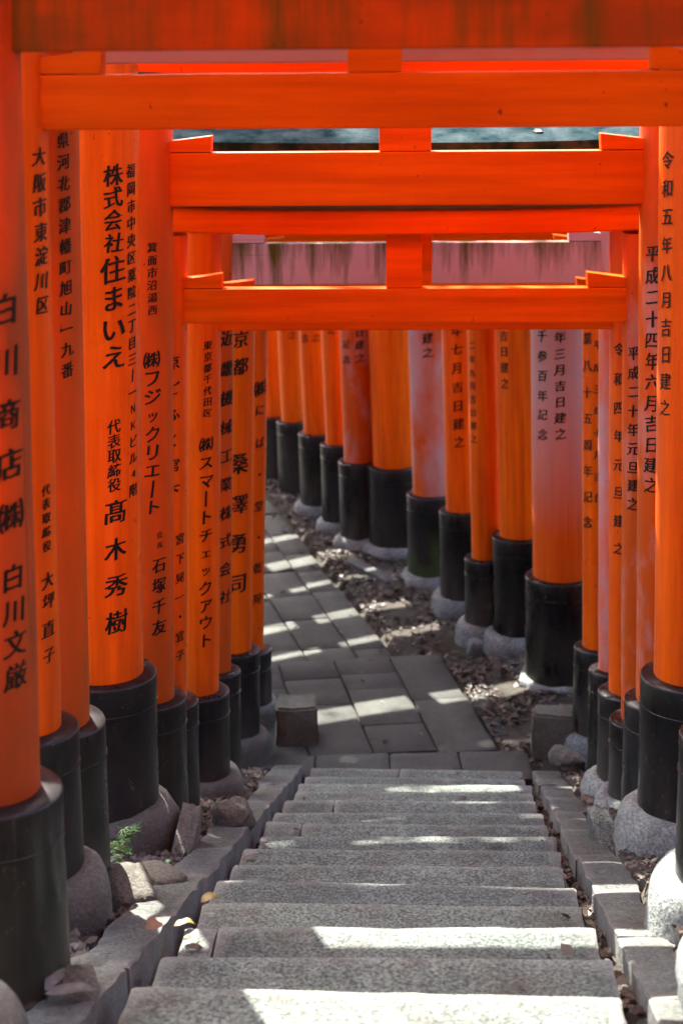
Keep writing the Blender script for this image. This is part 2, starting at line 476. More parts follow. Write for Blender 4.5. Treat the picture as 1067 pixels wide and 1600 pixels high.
# columns of writing: (text, height of the first character, spacing, size, bearing round the pillar in degrees)
TEXTS = {
 (1,'L'): [('白川商店㈱', 3.465, 0.1125, 0.074, 45.4), ('白川文厳', 2.873, 0.0766, 0.065, 46.0)],
 (2,'L'): [('大阪市東淀川区', 3.718, 0.0635, 0.052, 57.8), ('代表取締役', 2.835, 0.0395, 0.034, 55.4), ('大坪', 2.578, 0.0607, 0.05, 56.1), ('直子', 2.435, 0.0749, 0.05, 54.0)],
 (3,'L'): [('石川県河北郡津幡町旭山一九番', 3.856, 0.0593, 0.046, 47.6)],
 (4,'L'): [('株式会社', 3.568, 0.0752, 0.073, 32.0), ('住まいえ', 3.252, 0.1013, 0.093, 31.2), ('代表取締役', 2.704, 0.0531, 0.053, 29.7), ('髙木秀樹', 2.393, 0.1384, 0.09, 30.5), ('福岡市中央区薬院二丁目三丨一ＮＫビル４階', 3.58, 0.0589, 0.049, 60.6)],
 (5,'L'): [('㈱フジックリエ丨ト', 2.82, 0.0736, 0.071, 20.2), ('箕面市沿湯西', 3.249, 0.0474, 0.041, 21.2), ('会長', 2.114, 0.0424, 0.029, 34.6), ('石塚千友', 1.987, 0.0864, 0.067, 33.2)],
 (6,'L'): [('京ごふく宮下', 2.708, 0.1107, 0.062, 25.2), ('宮下晃一・宜子', 1.939, 0.0893, 0.052, 45.8)],
 (7,'L'): [('東京都千代田区', 2.682, 0.052, 0.043, 29.1), ('㈱スマ丨トチェックアウト', 2.225, 0.0865, 0.075, 26.6)],
 (8,'L'): [('近畿機械工業株式会社', 2.583, 0.1493, 0.081, 39.5)],
 (9,'L'): [('京都', 2.464, 0.1456, 0.094, 17.5), ('桑澤勇司', 1.78, 0.2277, 0.119, 16.3)],
 (10,'L'): [('㈱', 2.077, 0.0, 0.092, 39.3), ('にば・堂・乾晃', 1.946, 0.1912, 0.071, 38.8)],
 (4,'R'): [('令和五年八月吉日建之', 3.604, 0.0941, 0.064, -64.5)],
 (5,'R'): [('平成二十四年六月吉日建之', 3.216, 0.0816, 0.069, -40.6)],
 (6,'R'): [('平成二十年元旦建之', 2.743, 0.0807, 0.059, -38.0)],
 (7,'R'): [('令和四年元旦建之', 2.653, 0.1331, 0.064, -44.3)],
 (9,'R'): [('業八十五周年記念', 2.447, 0.1461, 0.069, -53.0), ('平成三年七月吉日', 2.419, 0.1209, 0.054, -14.5)],
 (11,'R'): [('千参百年記念', 2.275, 0.1214, 0.077, -45.6), ('年三月吉日建之', 2.271, 0.0987, 0.073, -9.1)],
 (12,'R'): [('吉日建之', 2.132, 0.1047, 0.075, -46.8)],
 (13,'R'): [('二年九月吉日建之', 2.023, 0.0917, 0.059, -49.5)],
 (14,'R'): [('年七月吉日建之', 2.023, 0.1348, 0.086, -9.6)],
 (15,'R'): [('日建之', 1.953, 0.1061, 0.085, -3.7)],
 (17,'R'): [('記念', 1.624, 0.126, 0.076, -37.8), ('日建之', 1.722, 0.1046, 0.082, 11.6)],
 (18,'R'): [('建之', 1.751, 0.086, 0.078, -9.1)],
 (19,'R'): [('記念', 1.601, 0.1068, 0.076, -36.9), ('建之', 1.603, 0.101, 0.076, 12.6)],
 (20,'R'): [('之', 1.401, 0.0, 0.074, 11.8)],
}

# ------------------------------------------------------------------ ground sheet
def axis_values(lo, hi, step, far):
    a = []
    v = lo
    while v < hi + 1e-6:
        a.append(v)
        v += step
    left, right, s = [], [], step * 2
    x = lo
    while x > -far:
        x -= s
        left.append(x)
        s *= 1.5
    s = step * 2
    x = hi
    while x < far:
        x += s
        right.append(x)
        s *= 1.5
    return left[::-1] + a + right

def terrain(x, y):
    yy = max(-38.0, y)  # hill keeps rising behind the viewpoint, extended to block low sky light
    g = ground_line(yy)
    if 8.2 < y < 9.0:
        g = max(g, 0.0)
    nz = noise.noise(Vector((x * 2.3, y * 2.3, .3))) * .025 + noise.noise(Vector((x * 9, y * 9, 1.3))) * .010
    if y < 8.7:
        u = x - stair_mid(y)
        if abs(u) < 0.62:
            g -= 0.22
        elif abs(u) < 0.80:
            g -= 0.12
        else:
            g -= 0.015
    elif y < 10.5:
        if lane(-0.75, y) < x < lane(0.82, y):
            g -= 0.07
            nz *= .2
    elif y < 17:
        if lane_up(-0.95, y) < x < lane_up(0.45, y):
            g -= 0.06
            nz *= .2
    mid = stair_mid(min(y, 9)) if y < 10 else lane_up(-0.25, min(y, 15))
    u = x - mid
    if u < -2.2:
        g -= min(10.0, 0.20 * (-u - 2.2))
    if u > 2.2:
        g += min(12.0, 0.20 * (u - 2.2))
    return g + nz

gx = axis_values(-3.0, 3.0, 0.06, 220)
gy = axis_values(0.0, 17.0, 0.075, 260)
verts = [(x, y, terrain(x, y)) for y in gy for x in gx]
W = len(gx)
faces = [(j * W + i, j * W + i + 1, (j + 1) * W + i + 1, (j + 1) * W + i) for j in range(len(gy) - 1) for i in range(W - 1)]
me = bpy.data.meshes.new('ground')
me.from_pydata(verts, [], faces)
me.polygons.foreach_set('use_smooth', [True] * len(faces))
ground = put('ground', me, M['soil'])
ground['kind'] = 'structure'

# ------------------------------------------------------------------ stone stairs
STEP_RUN, STEP_RISE = 0.36, 0.36 * SLOPE
def step_y(k):
    return 3.51 + STEP_RUN * k
def step_z(k):
    return 1.816 - STEP_RISE * k
SKEW = -0.044
def stair_bed():
    y0, y1 = step_y(-9), 8.72
    pts = []
    for y in (y0, y1):
        for s in (-.59, .59):
            pts.append((stair_mid(y) + s, y, 1.816 - SLOPE * (y - 3.51) - 0.085))
    bm = bmesh.new()
    t = [bm.verts.new(p) for p in pts]
    lo = [bm.verts.new((p[0], p[1], p[2] - .25)) for p in pts]
    bm.faces.new((t[0], t[1], t[3], t[2]))
    bm.faces.new((lo[0], lo[2], lo[3], lo[1]))
    for a, b_ in ((0, 1), (1, 3), (3, 2), (2, 0)):
        bm.faces.new((t[a], lo[a], lo[b_], t[b_]))
    bmesh.ops.recalc_face_normals(bm, faces=bm.faces)
    return bm
stairs = put('stone_stairs', stair_bed(), M['soil'])
stairs['kind'] = 'structure'
rs = random.Random(3)
SPLITS = {13: [.64], 2: [.08], 8: [.13], 14: [.42], 0: [], -1: [.35], 10: [.2]}
for k in range(-8, 15):
    yb, yf = step_y(k - 1) + .004, step_y(k)
    zt = step_z(k) + rs.uniform(-.006, .006)
    wl, wr = -0.595 + rs.uniform(-.008, .018), 0.582 + rs.uniform(-.02, .01)
    cuts = [0.0] + SPLITS.get(k, []) + [1.0]
    for a, b_ in zip(cuts, cuts[1:]):
        xa, xb = wl + (wr - wl) * a + (.004 if a else 0), wl + (wr - wl) * b_ - (.004 if b_ < 1 else 0)
        wob = rs.uniform(-.012, .006)
        mb, mf = stair_mid(yb), stair_mid(yf)
        cor = [(mb + xa, yb + SKEW * xa), (mb + xb, yb + SKEW * xb), (mf + xb, yf + SKEW * xb + wob), (mf + xa, yf + SKEW * xa + wob * .4)]
        tilt = rs.uniform(-.012, .012)
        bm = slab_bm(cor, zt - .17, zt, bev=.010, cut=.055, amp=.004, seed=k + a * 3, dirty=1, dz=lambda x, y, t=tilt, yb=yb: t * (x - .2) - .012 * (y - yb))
        put('step_stone', bm, M['granite'], stairs, smooth=True)

# ------------------------------------------------------------------ kerbs beside the stairs
for side in (-1, 1):
    bed = bmesh.new()
    bv = []
    for y in (1.0, 8.6):
        for o_ in (.665, .755):
            bv.append(bed.verts.new((stair_mid(y) + side * o_, y, 1.816 - SLOPE * (y - 3.51) - .12)))
    lo = [bed.verts.new((v.co.x, v.co.y, v.co.z - .2)) for v in bv]
    bed.faces.new((bv[0], bv[1], bv[3], bv[2]))
    for a, b_ in ((0, 1), (1, 3), (3, 2), (2, 0)):
        bed.faces.new((bv[a], lo[a], lo[b_], bv[b_]))
    bmesh.ops.recalc_face_normals(bed, faces=bed.faces)
    kerb = put('kerb', bed, M['soil'])
    kerb['kind'] = 'structure'
    y = 1.0
    i = 0
    while y < 8.45:
        L = rs.uniform(.6, .95) if side < 0 else rs.uniform(.45, .75)
        y1 = min(8.6, y + L)
        if 8.6 - y1 < .2:
            y1 = 8.6
        inn = .646 + rs.uniform(-.005, .006)
        out = .795 + rs.uniform(-.012, .015)
        cor = [(stair_mid(y) + side * inn, y + .006), (stair_mid(y) + side * out, y + .006), (stair_mid(y1) + side * out, y1 - .004), (stair_mid(y1) + side * inn, y1 - .004)]
        if side < 0:
            cor = [cor[1], cor[0], cor[3], cor[2]]
        ym = (y + y1) / 2
        zm = 1.816 - SLOPE * (ym - 3.51) + (.004 if side < 0 else -.035) + rs.uniform(-.005, .005)
        sl = (SLOPE * rs.uniform(.9, 1.02)) if side < 0 else SLOPE * rs.uniform(.96, 1.04)
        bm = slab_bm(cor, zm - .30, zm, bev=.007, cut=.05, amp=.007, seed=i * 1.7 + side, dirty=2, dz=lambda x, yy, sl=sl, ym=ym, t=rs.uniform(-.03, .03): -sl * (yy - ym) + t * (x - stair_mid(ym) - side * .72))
        put('kerb_stone', bm, M['kerb'], kerb, smooth=True)
        y = y1
        i += 1

# ------------------------------------------------------------------ paved path on the landing and beyond
bm = bmesh.new()
def strip(bm, fn, xa, xb, ya, yb, z):
    ys = [ya + (yb - ya) * i / 12 for i in range(13)]
    row = [(bm.verts.new((fn(xa, y), y, z)), bm.verts.new((fn(xb, y), y, z))) for y in ys]
    for a, b_ in zip(row, row[1:]):
        bm.faces.new((a[0], a[1], b_[1], b_[0]))
strip(bm, lane, -.72, .80, 8.72, 10.40, -.018)
strip(bm, lane_up, -.92, .42, 10.46, 15.6, -.128)
bmesh.ops.recalc_face_normals(bm, faces=bm.faces)
path = put('path', bm, M['soil'])
path['kind'] = 'structure'
def paver(fn, xa, xb, ya, yb, z, i, mat='paver', k=.12):
    g = .0055
    # cross joints run square to the path's heading
    def cor(x0, y):
        yy = y + k * (x0 + .1)
        return (fn(x0, yy), yy)
    c = [cor(xa + g, ya + g), cor(xb - g, ya + g), cor(xb - g, yb - g), cor(xa + g, yb - g)]
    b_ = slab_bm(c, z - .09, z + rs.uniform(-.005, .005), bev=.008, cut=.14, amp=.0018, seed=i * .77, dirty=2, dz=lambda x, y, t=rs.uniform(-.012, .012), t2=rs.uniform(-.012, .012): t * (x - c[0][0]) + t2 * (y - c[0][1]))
    return put('paver', b_, M[mat], path, smooth=True)
i = 0
for x0, x1, cuts in ((-.70, -.31, (8.90, 9.42, 9.95, 10.44)), (-.31, .07, (8.90, 9.66, 10.10, 10.44)), (.07, .45, (8.90, 9.30, 9.86, 10.14, 10.44)), (.45, .80, (8.84, 9.64, 10.44)), (.815, .93, (9.05, 9.36, 9.70))):
    for ya, yb in zip(cuts, cuts[1:]):
        paver(lane, x0, x1, ya, yb, 0.0, i)
        i += 1
# edge stones closing the foot of the stairs
for xa, xb in ((-.55, -.168), (-.16, .26), (.268, .66), (.668, 1.06)):
    c = [(xa, 8.562 - .03 * xa), (xb, 8.562 - .03 * xb), (xb, 8.865 + .05 * xb), (xa, 8.865 + .05 * xa)]
    put('edge_stone', slab_bm(c, -.12, .022 + rs.uniform(-.004, .004), .014, .08, .004, xa * 9), M['paver'], path, smooth=True)
for x0, x1 in ((-.90, -.55), (-.55, -.19), (-.19, .16), (.16, .42)):
    y = 10.505
    end = 15.4 if x0 < .1 else 14.7
    first = True
    while y < end:
        L = rs.uniform(.46, .66) * (rs.uniform(.5, .9) if first else 1)
        first = False
        paver(lane_up, x0, x1 - (rs.uniform(0, .05) if x0 > .1 else 0), y, min(end, y + L), -.10, i, k=.22)
        y += L
        i += 1

# ------------------------------------------------------------------ torii gates
_glyphs = {}
def glyph(ch):
    """outline of one brushed character as a small mesh, unit em, centred"""
    if ch in _glyphs:
        return _glyphs[ch]
    cu = bpy.data.curves.new('g', 'FONT')
    cu.body = ch
    cu.offset = 0.004 if ch not in '丨一・' else .010
    cu.resolution_u = 3
    ob = bpy.data.objects.new('g', cu)
    COL.objects.link(ob)
    dg = bpy.context.evaluated_depsgraph_get()
    me_ = bpy.data.meshes.new_from_object(ob.evaluated_get(dg))
    bpy.data.objects.remove(ob)
    bpy.data.curves.remove(cu)
    bm = bmesh.new()
    bm.from_mesh(me_)
    bpy.data.meshes.remove(me_)
    bmesh.ops.remove_doubles(bm, verts=bm.verts, dist=1e-4)
    xs = [v.co.x for v in bm.verts]
    ysr = [v.co.y for v in bm.verts]
    cx = .5 * (min(xs) + max(xs)) if ch in 'ＮＫ４丨' else .5
    for v in bm.verts:
        v.co.x -= cx
        v.co.y -= .38
    for t in range(-8, 9):
        g_ = bm.verts[:] + bm.edges[:] + bm.faces[:]
        bmesh.ops.bisect_plane(bm, geom=g_, plane_co=(t * .065, 0, 0), plane_no=(1, 0, 0))
    seed = Vector((ord(ch) % 97, ord(ch) % 31, 0))
    for v in bm.verts:                     # the rise and wobble of brush strokes
        nv = noise.noise_vector(v.co * 3.2 + seed)
        nf = noise.noise_vector(v.co * 11 + seed)
        v.co.x += nv.x * .035 + nf.x * .014 + .06 * v.co.y
        v.co.y += nv.y * .030 + nf.y * .014 + .13 * v.co.x
    bm.verts.index_update()
    out = ([v.co.copy() for v in bm.verts], [[v.index for v in f.verts] for f in bm.faces])
    bm.free()
    _glyphs[ch] = out
    return out

def inscription(parent, text, z0, pitch, size, phi, r, mat):
    V, F_ = [], []
    rr = r + .0016
    nib = ((-.024, -.006, 0), (0, 0, .0003), (.024, .006, .0006))     # a flat brush: uprights broader than cross strokes
    for i, ch in enumerate(text):
        vs_, fs = glyph(ch)
        sc_ = size * (0.78 if ch in 'ＮＫ４ッェ' else 1.0)
        jx, jz = (random.random() - .5) * .04 * size, (random.random() - .5) * .05 * size
        ra, sx_, sz_ = random.gauss(0, .035), random.uniform(.95, 1.06), random.uniform(.94, 1.05)
        vs_ = [Vector((c.x * sx_ - c.y * ra, c.y * sz_ + c.x * ra, 0)) for c in vs_]
        for nx, nz, nr in nib:
            o = len(V)
            rq = rr + nr
            for c in vs_:
                a = phi + ((c.x + nx) * sc_ + jx) / rr
                V.append((rq * math.sin(a), -rq * math.cos(a), z0 - i * pitch + (c.y + nz) * sc_ + jz))
            F_ += [[o + q for q in f] for f in fs]
    me_ = bpy.data.meshes.new('inscription')
    me_.from_pydata(V, [], F_)
    return put('inscription', me_, mat, parent)

def lintel_bm(half, y0, y1, z0, z1, rise, bev, flare=0.0, n_=24):
    """a lintel whose ends sweep up; flare tilts the end cuts outward at the top"""
    bm = bmesh.new()
    rows = []
    for i in range(n_ + 1):
        t = -1 + 2 * i / n_
        x = half * t
        up = rise * abs(t) ** 3.5
        rows.append([bm.verts.new((x * (1 + (flare if z == z1 else 0)), y, z + up)) for y, z in ((y0, z0), (y1, z0), (y1, z1), (y0, z1))])
    for a, b_ in zip(rows, rows[1:]):
        for k in range(4):
            bm.faces.new((a[k], a[(k + 1) % 4], b_[(k + 1) % 4], b_[k]))
    bm.faces.new(rows[0])
    bm.faces.new(rows[-1][::-1])
    bmesh.ops.recalc_face_normals(bm, faces=bm.faces)
    if bev:
        es = [e for e in bm.edges if len(e.link_faces) == 2 and e.calc_face_angle(0) > .5]
        bmesh.ops.bevel(bm, geom=es, offset=bev, segments=2, affect='EDGES')
    return bm

def roof_bm(half, y0, y1, z, ridge, rise, th=.012, n_=24):
    bm = bmesh.new()
    rows = []
    ym = (y0 + y1) / 2
    for i in range(n_ + 1):
        t = -1 + 2 * i / n_
        up = rise * abs(t) ** 3.5
        prof = ((y0, z - .02), (y0, z + th), (ym, z + ridge + th), (y1, z + th), (y1, z - .02))
        rows.append([bm.verts.new((half * t, y, zz + up)) for y, zz in prof])
    for a, b_ in zip(rows, rows[1:]):
        for k in range(5):
            bm.faces.new((a[k], a[(k + 1) % 5], b_[(k + 1) % 5], b_[k]))
    bm.faces.new(rows[0])
    bm.faces.new(rows[-1][::-1])
    bmesh.ops.recalc_face_normals(bm, faces=bm.faces)
    return bm

LEAN = 0.035
def make_gate(idx, label, cx, cy, yaw, inner, r, zb, boot_top, tie, strut_w, strut_top, pil='pil0', pil_r=None, beam='beam0', tie_mat=None,
              boot='boot0', boot_r=None, foot=('footing', 'footing'), foot_h=.10, lint_h=.11, top_h=.17, boot_gap=.052, tie_d=.075, lint_d=.21, zbr=None, boot_top_r=None, foot_r=.075):
    g = empty('torii_gate', (cx, cy, zb), R(yaw))
    tag(g, label, 'torii', 'torii gates lining the path')
    zbt = boot_top - zb
    hx = inner / 2 + r + LEAN * zbt
    ptop = strut_top - zb + .004
    for side in (-1, 1):
        zb2 = zb if side < 0 or zbr is None else zbr
        p = empty('tmp')
        bpy.data.objects.remove(p)
        top = ptop - (zb2 - zb)
        prof = [(r * 1.02, -.25)] + [(r * (1.02 - .035 * t / 10) + .0012 * math.sin(t * 2.1 + idx), -.02 + (top + .02) * t / 10) for t in range(11)]
        bm = lathe_bm(prof, 56)
        pm = M[pil if side < 0 or pil_r is None else pil_r]
        pl = put('pillar', bm, pm, g, (side * hx, 0, zb2 - zb), (0, -side * math.atan(LEAN), 0), smooth=True)
        # black boot
        hb = (boot_top if side < 0 or boot_top_r is None else boot_top_r) - zb2
        rb = r + boot_gap
        bp = [(rb + .012, -.22), (rb + .010, 0), (rb + .003, hb * .5), (rb, hb - .118), (rb + .003, hb - .116), (rb + .003, hb - .110), (rb, hb - .108),
              (rb, hb - .008), (rb - .002, hb - .003), (rb - .006, hb), (r * 1.0 + .012, hb + .004), (r * .97, hb + .004)]
        bm = lathe_bm(bp, 56)
        rough_up(bm, .0022, 9, idx + side)
        put('boot', bm, M[boot if side < 0 or boot_r is None else boot_r], pl, smooth=True)
        fm = foot[0 if side < 0 else 1]
        if fm:
            fr = rb + foot_r
            fp = [(fr * .97, -.28), (fr * 1.01, -.12), (fr * 1.02, -.05)]
            fp += [(rb + .012 + (fr - rb - .012) * math.cos(q * math.pi / 14) ** .8, -.02 + (foot_h + .02) * math.sin(q * math.pi / 14) ** .9) for q in range(8)]
            fp += [(rb - .02, foot_h * .92)]
            bm = lathe_bm(fp, 40)
            rough_up(bm, .022, 5, idx * 2 + side)
            rough_up(bm, .006, 20, idx * 3 + side)
            put('footing', bm, M[fm], pl, smooth=True)
        for (t, z0, pitch, size, phi) in TEXTS.get((idx, 'L' if side < 0 else 'R'), []):
            rt = r * 1.0 + .0005
            inscription(pl, t, z0 - zb2, pitch, size, R(phi - yaw), rt, M['ink_old' if idx in (5, 9) and size < .06 else 'ink'])
    tz0, tz1 = tie[0] - zb, tie[1] - zb
    xin = hx - LEAN * tz1              # pillar axis at tie height
    tl = xin + r + .26
    put('tie_beam', box_bm(-tl, tl, -tie_d / 2, tie_d / 2, tz0, tz1, .006), M[tie_mat or beam], g)
    for side in (-1, 1):
        xi = xin - r * .55
        w = .15 + r * .45
        hh = min(.062, (strut_top - tie[1]) * .5)
        pts = [(side * xi, tz1 + .0025), (side * (xi - w + .004), tz1 + .0025), (side * (xi - w - .012 + .012), tz1 + hh), (side * xi, tz1 + hh * .62)]
        put('wedge', prism_bm(pts, -tie_d / 2 + .002, tie_d / 2 - .002, .003), M[beam], g)
        xo = xin + r * .55
        w2 = r * .45 + .10
        pts = [(side * xo, tz1 + .0025), (side * (xo + w2), tz1 + .0025), (side * (xo + w2), tz1 + hh), (side * xo, tz1 + hh * .62)]
        put('wedge', prism_bm(pts, -tie_d / 2 + .002, tie_d / 2 - .002, .003), M[beam], g)
    put('centre_strut', box_bm(-strut_w / 2, strut_w / 2, -tie_d / 2 + .004, tie_d / 2 - .004, tz1 + .0015, ptop - .0015, .004), M[beam], g)
    lz = ptop
    half = xin + r + .34
    put('lower_lintel', lintel_bm(half, -lint_d / 2, lint_d / 2, lz, lz + lint_h, .07, .006, .01), M[beam], g)
    tl_ = put('upper_lintel', lintel_bm(half + .05, -lint_d / 2 - .045, lint_d / 2 + .045, lz + lint_h + .003, lz + lint_h + top_h, .075, .006, .02), M['black_beam'], g)
    put('metal_cap', roof_bm(half + .085, -lint_d / 2 - .065, lint_d / 2 + .065, lz + lint_h + top_h + .004, .05, .078), M['sheet'], tl_)
    return g

def by_edges(xl, xr):
    return (xl + xr) / 2, xr - xl
# near gates along the stairs: idx, label, inner edges of the pillars at the boot tops, distance, ...
for q, (gy_, lab_) in enumerate(((-1.5, 'unseen torii gate added third uphill behind the viewpoint'), (-.75, 'unseen torii gate added second uphill behind the viewpoint'), (.05, 'unseen torii gate added over the viewpoint'), (1.15, 'torii gate added one pace downhill of the viewpoint, out of view'), (2.05, 'torii gate added two paces downhill of the viewpoint, out of view'))):
    gz_ = ground_line(gy_)  # unseen gates added so the tunnel dims the light from behind
    make_gate(-5 + q, lab_, stair_mid(gy_), gy_, -3, 1.85, .12, gz_, gz_ + .55, (gz_ + 2.42, gz_ + 2.57), .14, gz_ + 2.8, 'pil%d' % (q % 5), beam='beam%d' % (q % 5), foot=(None, None))
c, w = by_edges(-.76, .86)
make_gate(0, 'torii gate nearest the camera, only its round footing shows at the left edge', c, 2.86, -3, w, .10, 2.02, 2.50, (4.30, 4.44), .13, 4.68, 'pil1', beam='beam1', foot=('footing_brown', 'footing'), foot_h=.13, foot_r=.09)
c, w = by_edges(-.708, .89)
make_gate(1, 'nearest blurred torii gate with dark grimy tie beam across the top of the view', c, 3.5, -3, w, .112, 1.86, 2.33, (3.978, 4.135), .14, 4.36, 'pil_brown', beam='beam_grime', boot='boot_brown', foot=(None, 'footing'))
c, w = by_edges(-.807, .995)
make_gate(2, 'torii gate with broad clean orange tie beam just under the grimy topmost one', c, 4.36, -2.5, w, .098, 1.56, 2.12, (3.779, 3.916), .137, 4.15, 'pil1', beam='beam1', boot='boot0', boot_r='boot3', foot=('footing_brown', 'footing'), foot_h=.13, foot_r=.085)
c, w = by_edges(-.799, 1.12)
make_gate(3, 'torii gate with faded pink tie beam seen in the gap above the broad clean beam', c, 4.8, -2.5, w, .125, 1.41, 1.95, (3.935, 4.06), .15, 4.50, 'pil_old', beam='beam_pink', boot='boot_brown', boot_r='boot2', foot=(None, None))
c, w = by_edges(-.748, 1.151)
make_gate(4, 'torii gate with the thick, sharply focused lettered left pillar and tall glossy black boots', c, 5.78, -2, w, .155, 1.10, 1.735, (3.955, 4.12), .2, 4.36, 'pil0', 'pil3', beam='beam3', boot='boot0', foot=('footing_brown', 'footing'), foot_h=.12, foot_r=.085, lint_d=.24)
c, w = by_edges(-.700, 1.201)
make_gate(5, 'torii gate with orange wedged tie beam right below the strip of teal metal roof', c, 6.38, -2, w, .11, .86, 1.39, (3.391, 3.59), .194, 3.865, 'pil_old', 'pil_pink_half', beam='beam2', boot='boot_brown', boot_r='boot3', foot=(None, None))
c, w = by_edges(-.697, 1.229)
make_gate(6, 'low torii gate whose black top lintel carries the visible teal metal sheet', c, 6.88, -2, w, .09, .64, 1.17, (2.862, 3.006), .147, 3.227, 'pil4', 'pil_pink_half', beam='beam4', boot='boot2', foot=(None, 'footing'), lint_h=.103, top_h=.25, lint_d=.20, boot_top_r=1.09)
c, w = by_edges(-.599, 1.273)
make_gate(7, 'torii gate close behind the low metal-roofed one, its left boot chipped grey', c, 7.46, -1.5, w, .105, .46, .985, (2.733, 2.90), .15, 3.175, 'pil3', 'pil5', beam='beam0', boot='boot1', foot=('footing_brown', 'footing'), foot_h=.10, top_h=.14)
c, w = by_edges(-.588, 1.338)
make_gate(8, 'torii gate with pale pink tie beam streaked with green algae', c, 8.17, -1, w, .075, .22, .815, (2.838, 3.04), .15, 3.27, 'pil_old', 'pil_pink', beam='beam_pink', tie_mat='beam_pink_algae', boot='boot_brown', foot=(None, None), top_h=.13)
c, w = by_edges(-.519, 1.361)
make_gate(9, 'torii gate standing at the foot of the stairs, level with the two stone blocks', c, 8.87, 0, w, .10, .08, .675, (2.72, 2.93), .15, 3.2, 'pil1', 'pil4', beam='beam2', boot='boot1', boot_r='boot2', foot=('footing_brown', 'footing'), top_h=.13)
c, w = by_edges(-.48, 1.53)
make_gate(10, 'last torii gate whose left pillar shows, its left boot touching the view of the path', c, 9.45, 0, w, .09, .03, .46, (2.80, 2.97), .15, 3.25, 'pil2', beam='beam1', boot='boot0', foot=('footing', None), top_h=.13)
c, w = by_edges(-.80, 1.214)
make_gate(11, 'torii gate with the thickest right pillar, pink-faded above and orange below', c, 9.95, 4, w, .185, .02, .72, (3.0, 3.2), .2, 3.5, 'pil2', 'pil_pink_top', beam='beam3', boot='boot2', boot_r='boot_brown', foot=('footing', 'footing'), foot_h=.04, foot_r=.05)
# gates round the bend: known by their right pillars (x, y, ground, boot height, radius, heading)
BEND = [
    (1.18, 10.84, -.02, .715, .140, 10, 'new0', 'boot0', 'torii gate with thick right pillar, next one beyond the pink-topped pillar'),
    (0.96, 11.07, -.03, .495, .098, 14, 'new1', 'boot2', 'torii gate with slim right pillar on the shortest black boot of the bend'),
    (0.84, 11.71, -.06, .69, .112, 17, 'new2', 'boot1', 'torii gate with slim lettered right pillar just right of the mossy-booted one'),
    (0.66, 12.44, -.10, .66, .141, 20, 'pil_pink', 'boot_moss', 'torii gate with faded pinkish right pillar on a green mossy black boot'),
    (0.40, 13.25, -.10, .685, .171, 24, 'new0', 'boot1', 'torii gate with thick unlettered right pillar in the middle of the bend'),
    (0.12, 13.44, -.10, .675, .130, 26, 'pil_pink_half', 'boot2', 'torii gate with pink-tinged right pillar bearing two short columns of writing'),
    (-0.06, 13.89, -.10, .715, .105, 28, 'new1', 'boot3', 'torii gate with slender right pillar, fourth from the far end of the bend'),
    (-0.25, 14.46, -.10, .675, .117, 30, 'new0', 'boot2', 'torii gate with right pillar on a pale bulging footing, third from the far end'),
    (-0.48, 15.18, -.10, .625, .110, 32, 'new2', 'boot3', 'torii gate second from the far end of the bend'),
    (-0.68, 15.74, -.10, .55, .114, 34, 'new1', 'boot3', 'farthest torii gate in view, beside the last lettered left pillar'),
    (-1.06, 16.30, -.12, .58, .12, 37, 'new2', 'boot2', 'torii gate just beyond the farthest one in view, hidden by the left pillars'),
    (-1.45, 16.80, -.14, .60, .12, 40, 'new0', 'boot3', 'torii gate two beyond the farthest one in view, hidden by the left pillars'),
]
for i, (x, y, z, bh, r, yaw, pm, bt, lab) in enumerate(BEND):
    inner = 1.95
    h = inner / 2 + r
    hx = h + LEAN * bh
    x, r, bh = x + .065, r * 1.04, bh + .05
    h = inner / 2 + r
    hx = h + LEAN * bh
    cx = x - hx * math.cos(R(yaw))
    cy = y - hx * math.sin(R(yaw))
    make_gate(12 + i, lab, cx, cy, yaw, inner, r, z, z + bh, (z + 3.0 + .05 * (i % 3), z + 3.18 + .05 * (i % 3)), .16, z + 3.55 + .04 * (i % 2), pm, beam='beam%d' % (i % 5), boot=bt,
              foot=('footing', None if i in (8, 9) else 'footing'), foot_h=.09, foot_r=.075, top_h=.13, lint_d=.18)

# ------------------------------------------------------------------ stone blocks at the foot of the stairs
def block(name, label, loc, rz, w, d, h, taper, seed):
    bm = box_bm(-w / 2, w / 2, -d / 2, d / 2, -.1, h)
    bmesh.ops.subdivide_edges(bm, edges=bm.edges, cuts=6, use_grid_fill=True)
    for v in bm.verts:
        t = max(0, v.co.z) / h
        v.co.x *= 1 - taper * t
        v.co.y *= 1 - taper * t
    es = [e for e in bm.edges if e.calc_face_angle(0) > .8]
    bmesh.ops.bevel(bm, geom=es, offset=.014, segments=2, affect='EDGES')
    rough_up(bm, .010, 7, seed)
    rough_up(bm, .003, 30, seed)
    return tag(put(name, bm, M['block'], None, loc, (0, 0, rz), smooth=True), label, 'stone block')
block('stone_block', 'squat dark stone block at the lower left corner of the stairs', (-.275, 9.15, .0), .06, .25, .24, .235, .02, 2)
block('stone_block', 'mossy greenish stone block at the lower right corner of the stairs', (1.215, 8.90, .0), -.10, .26, .20, .27, .06, 5)

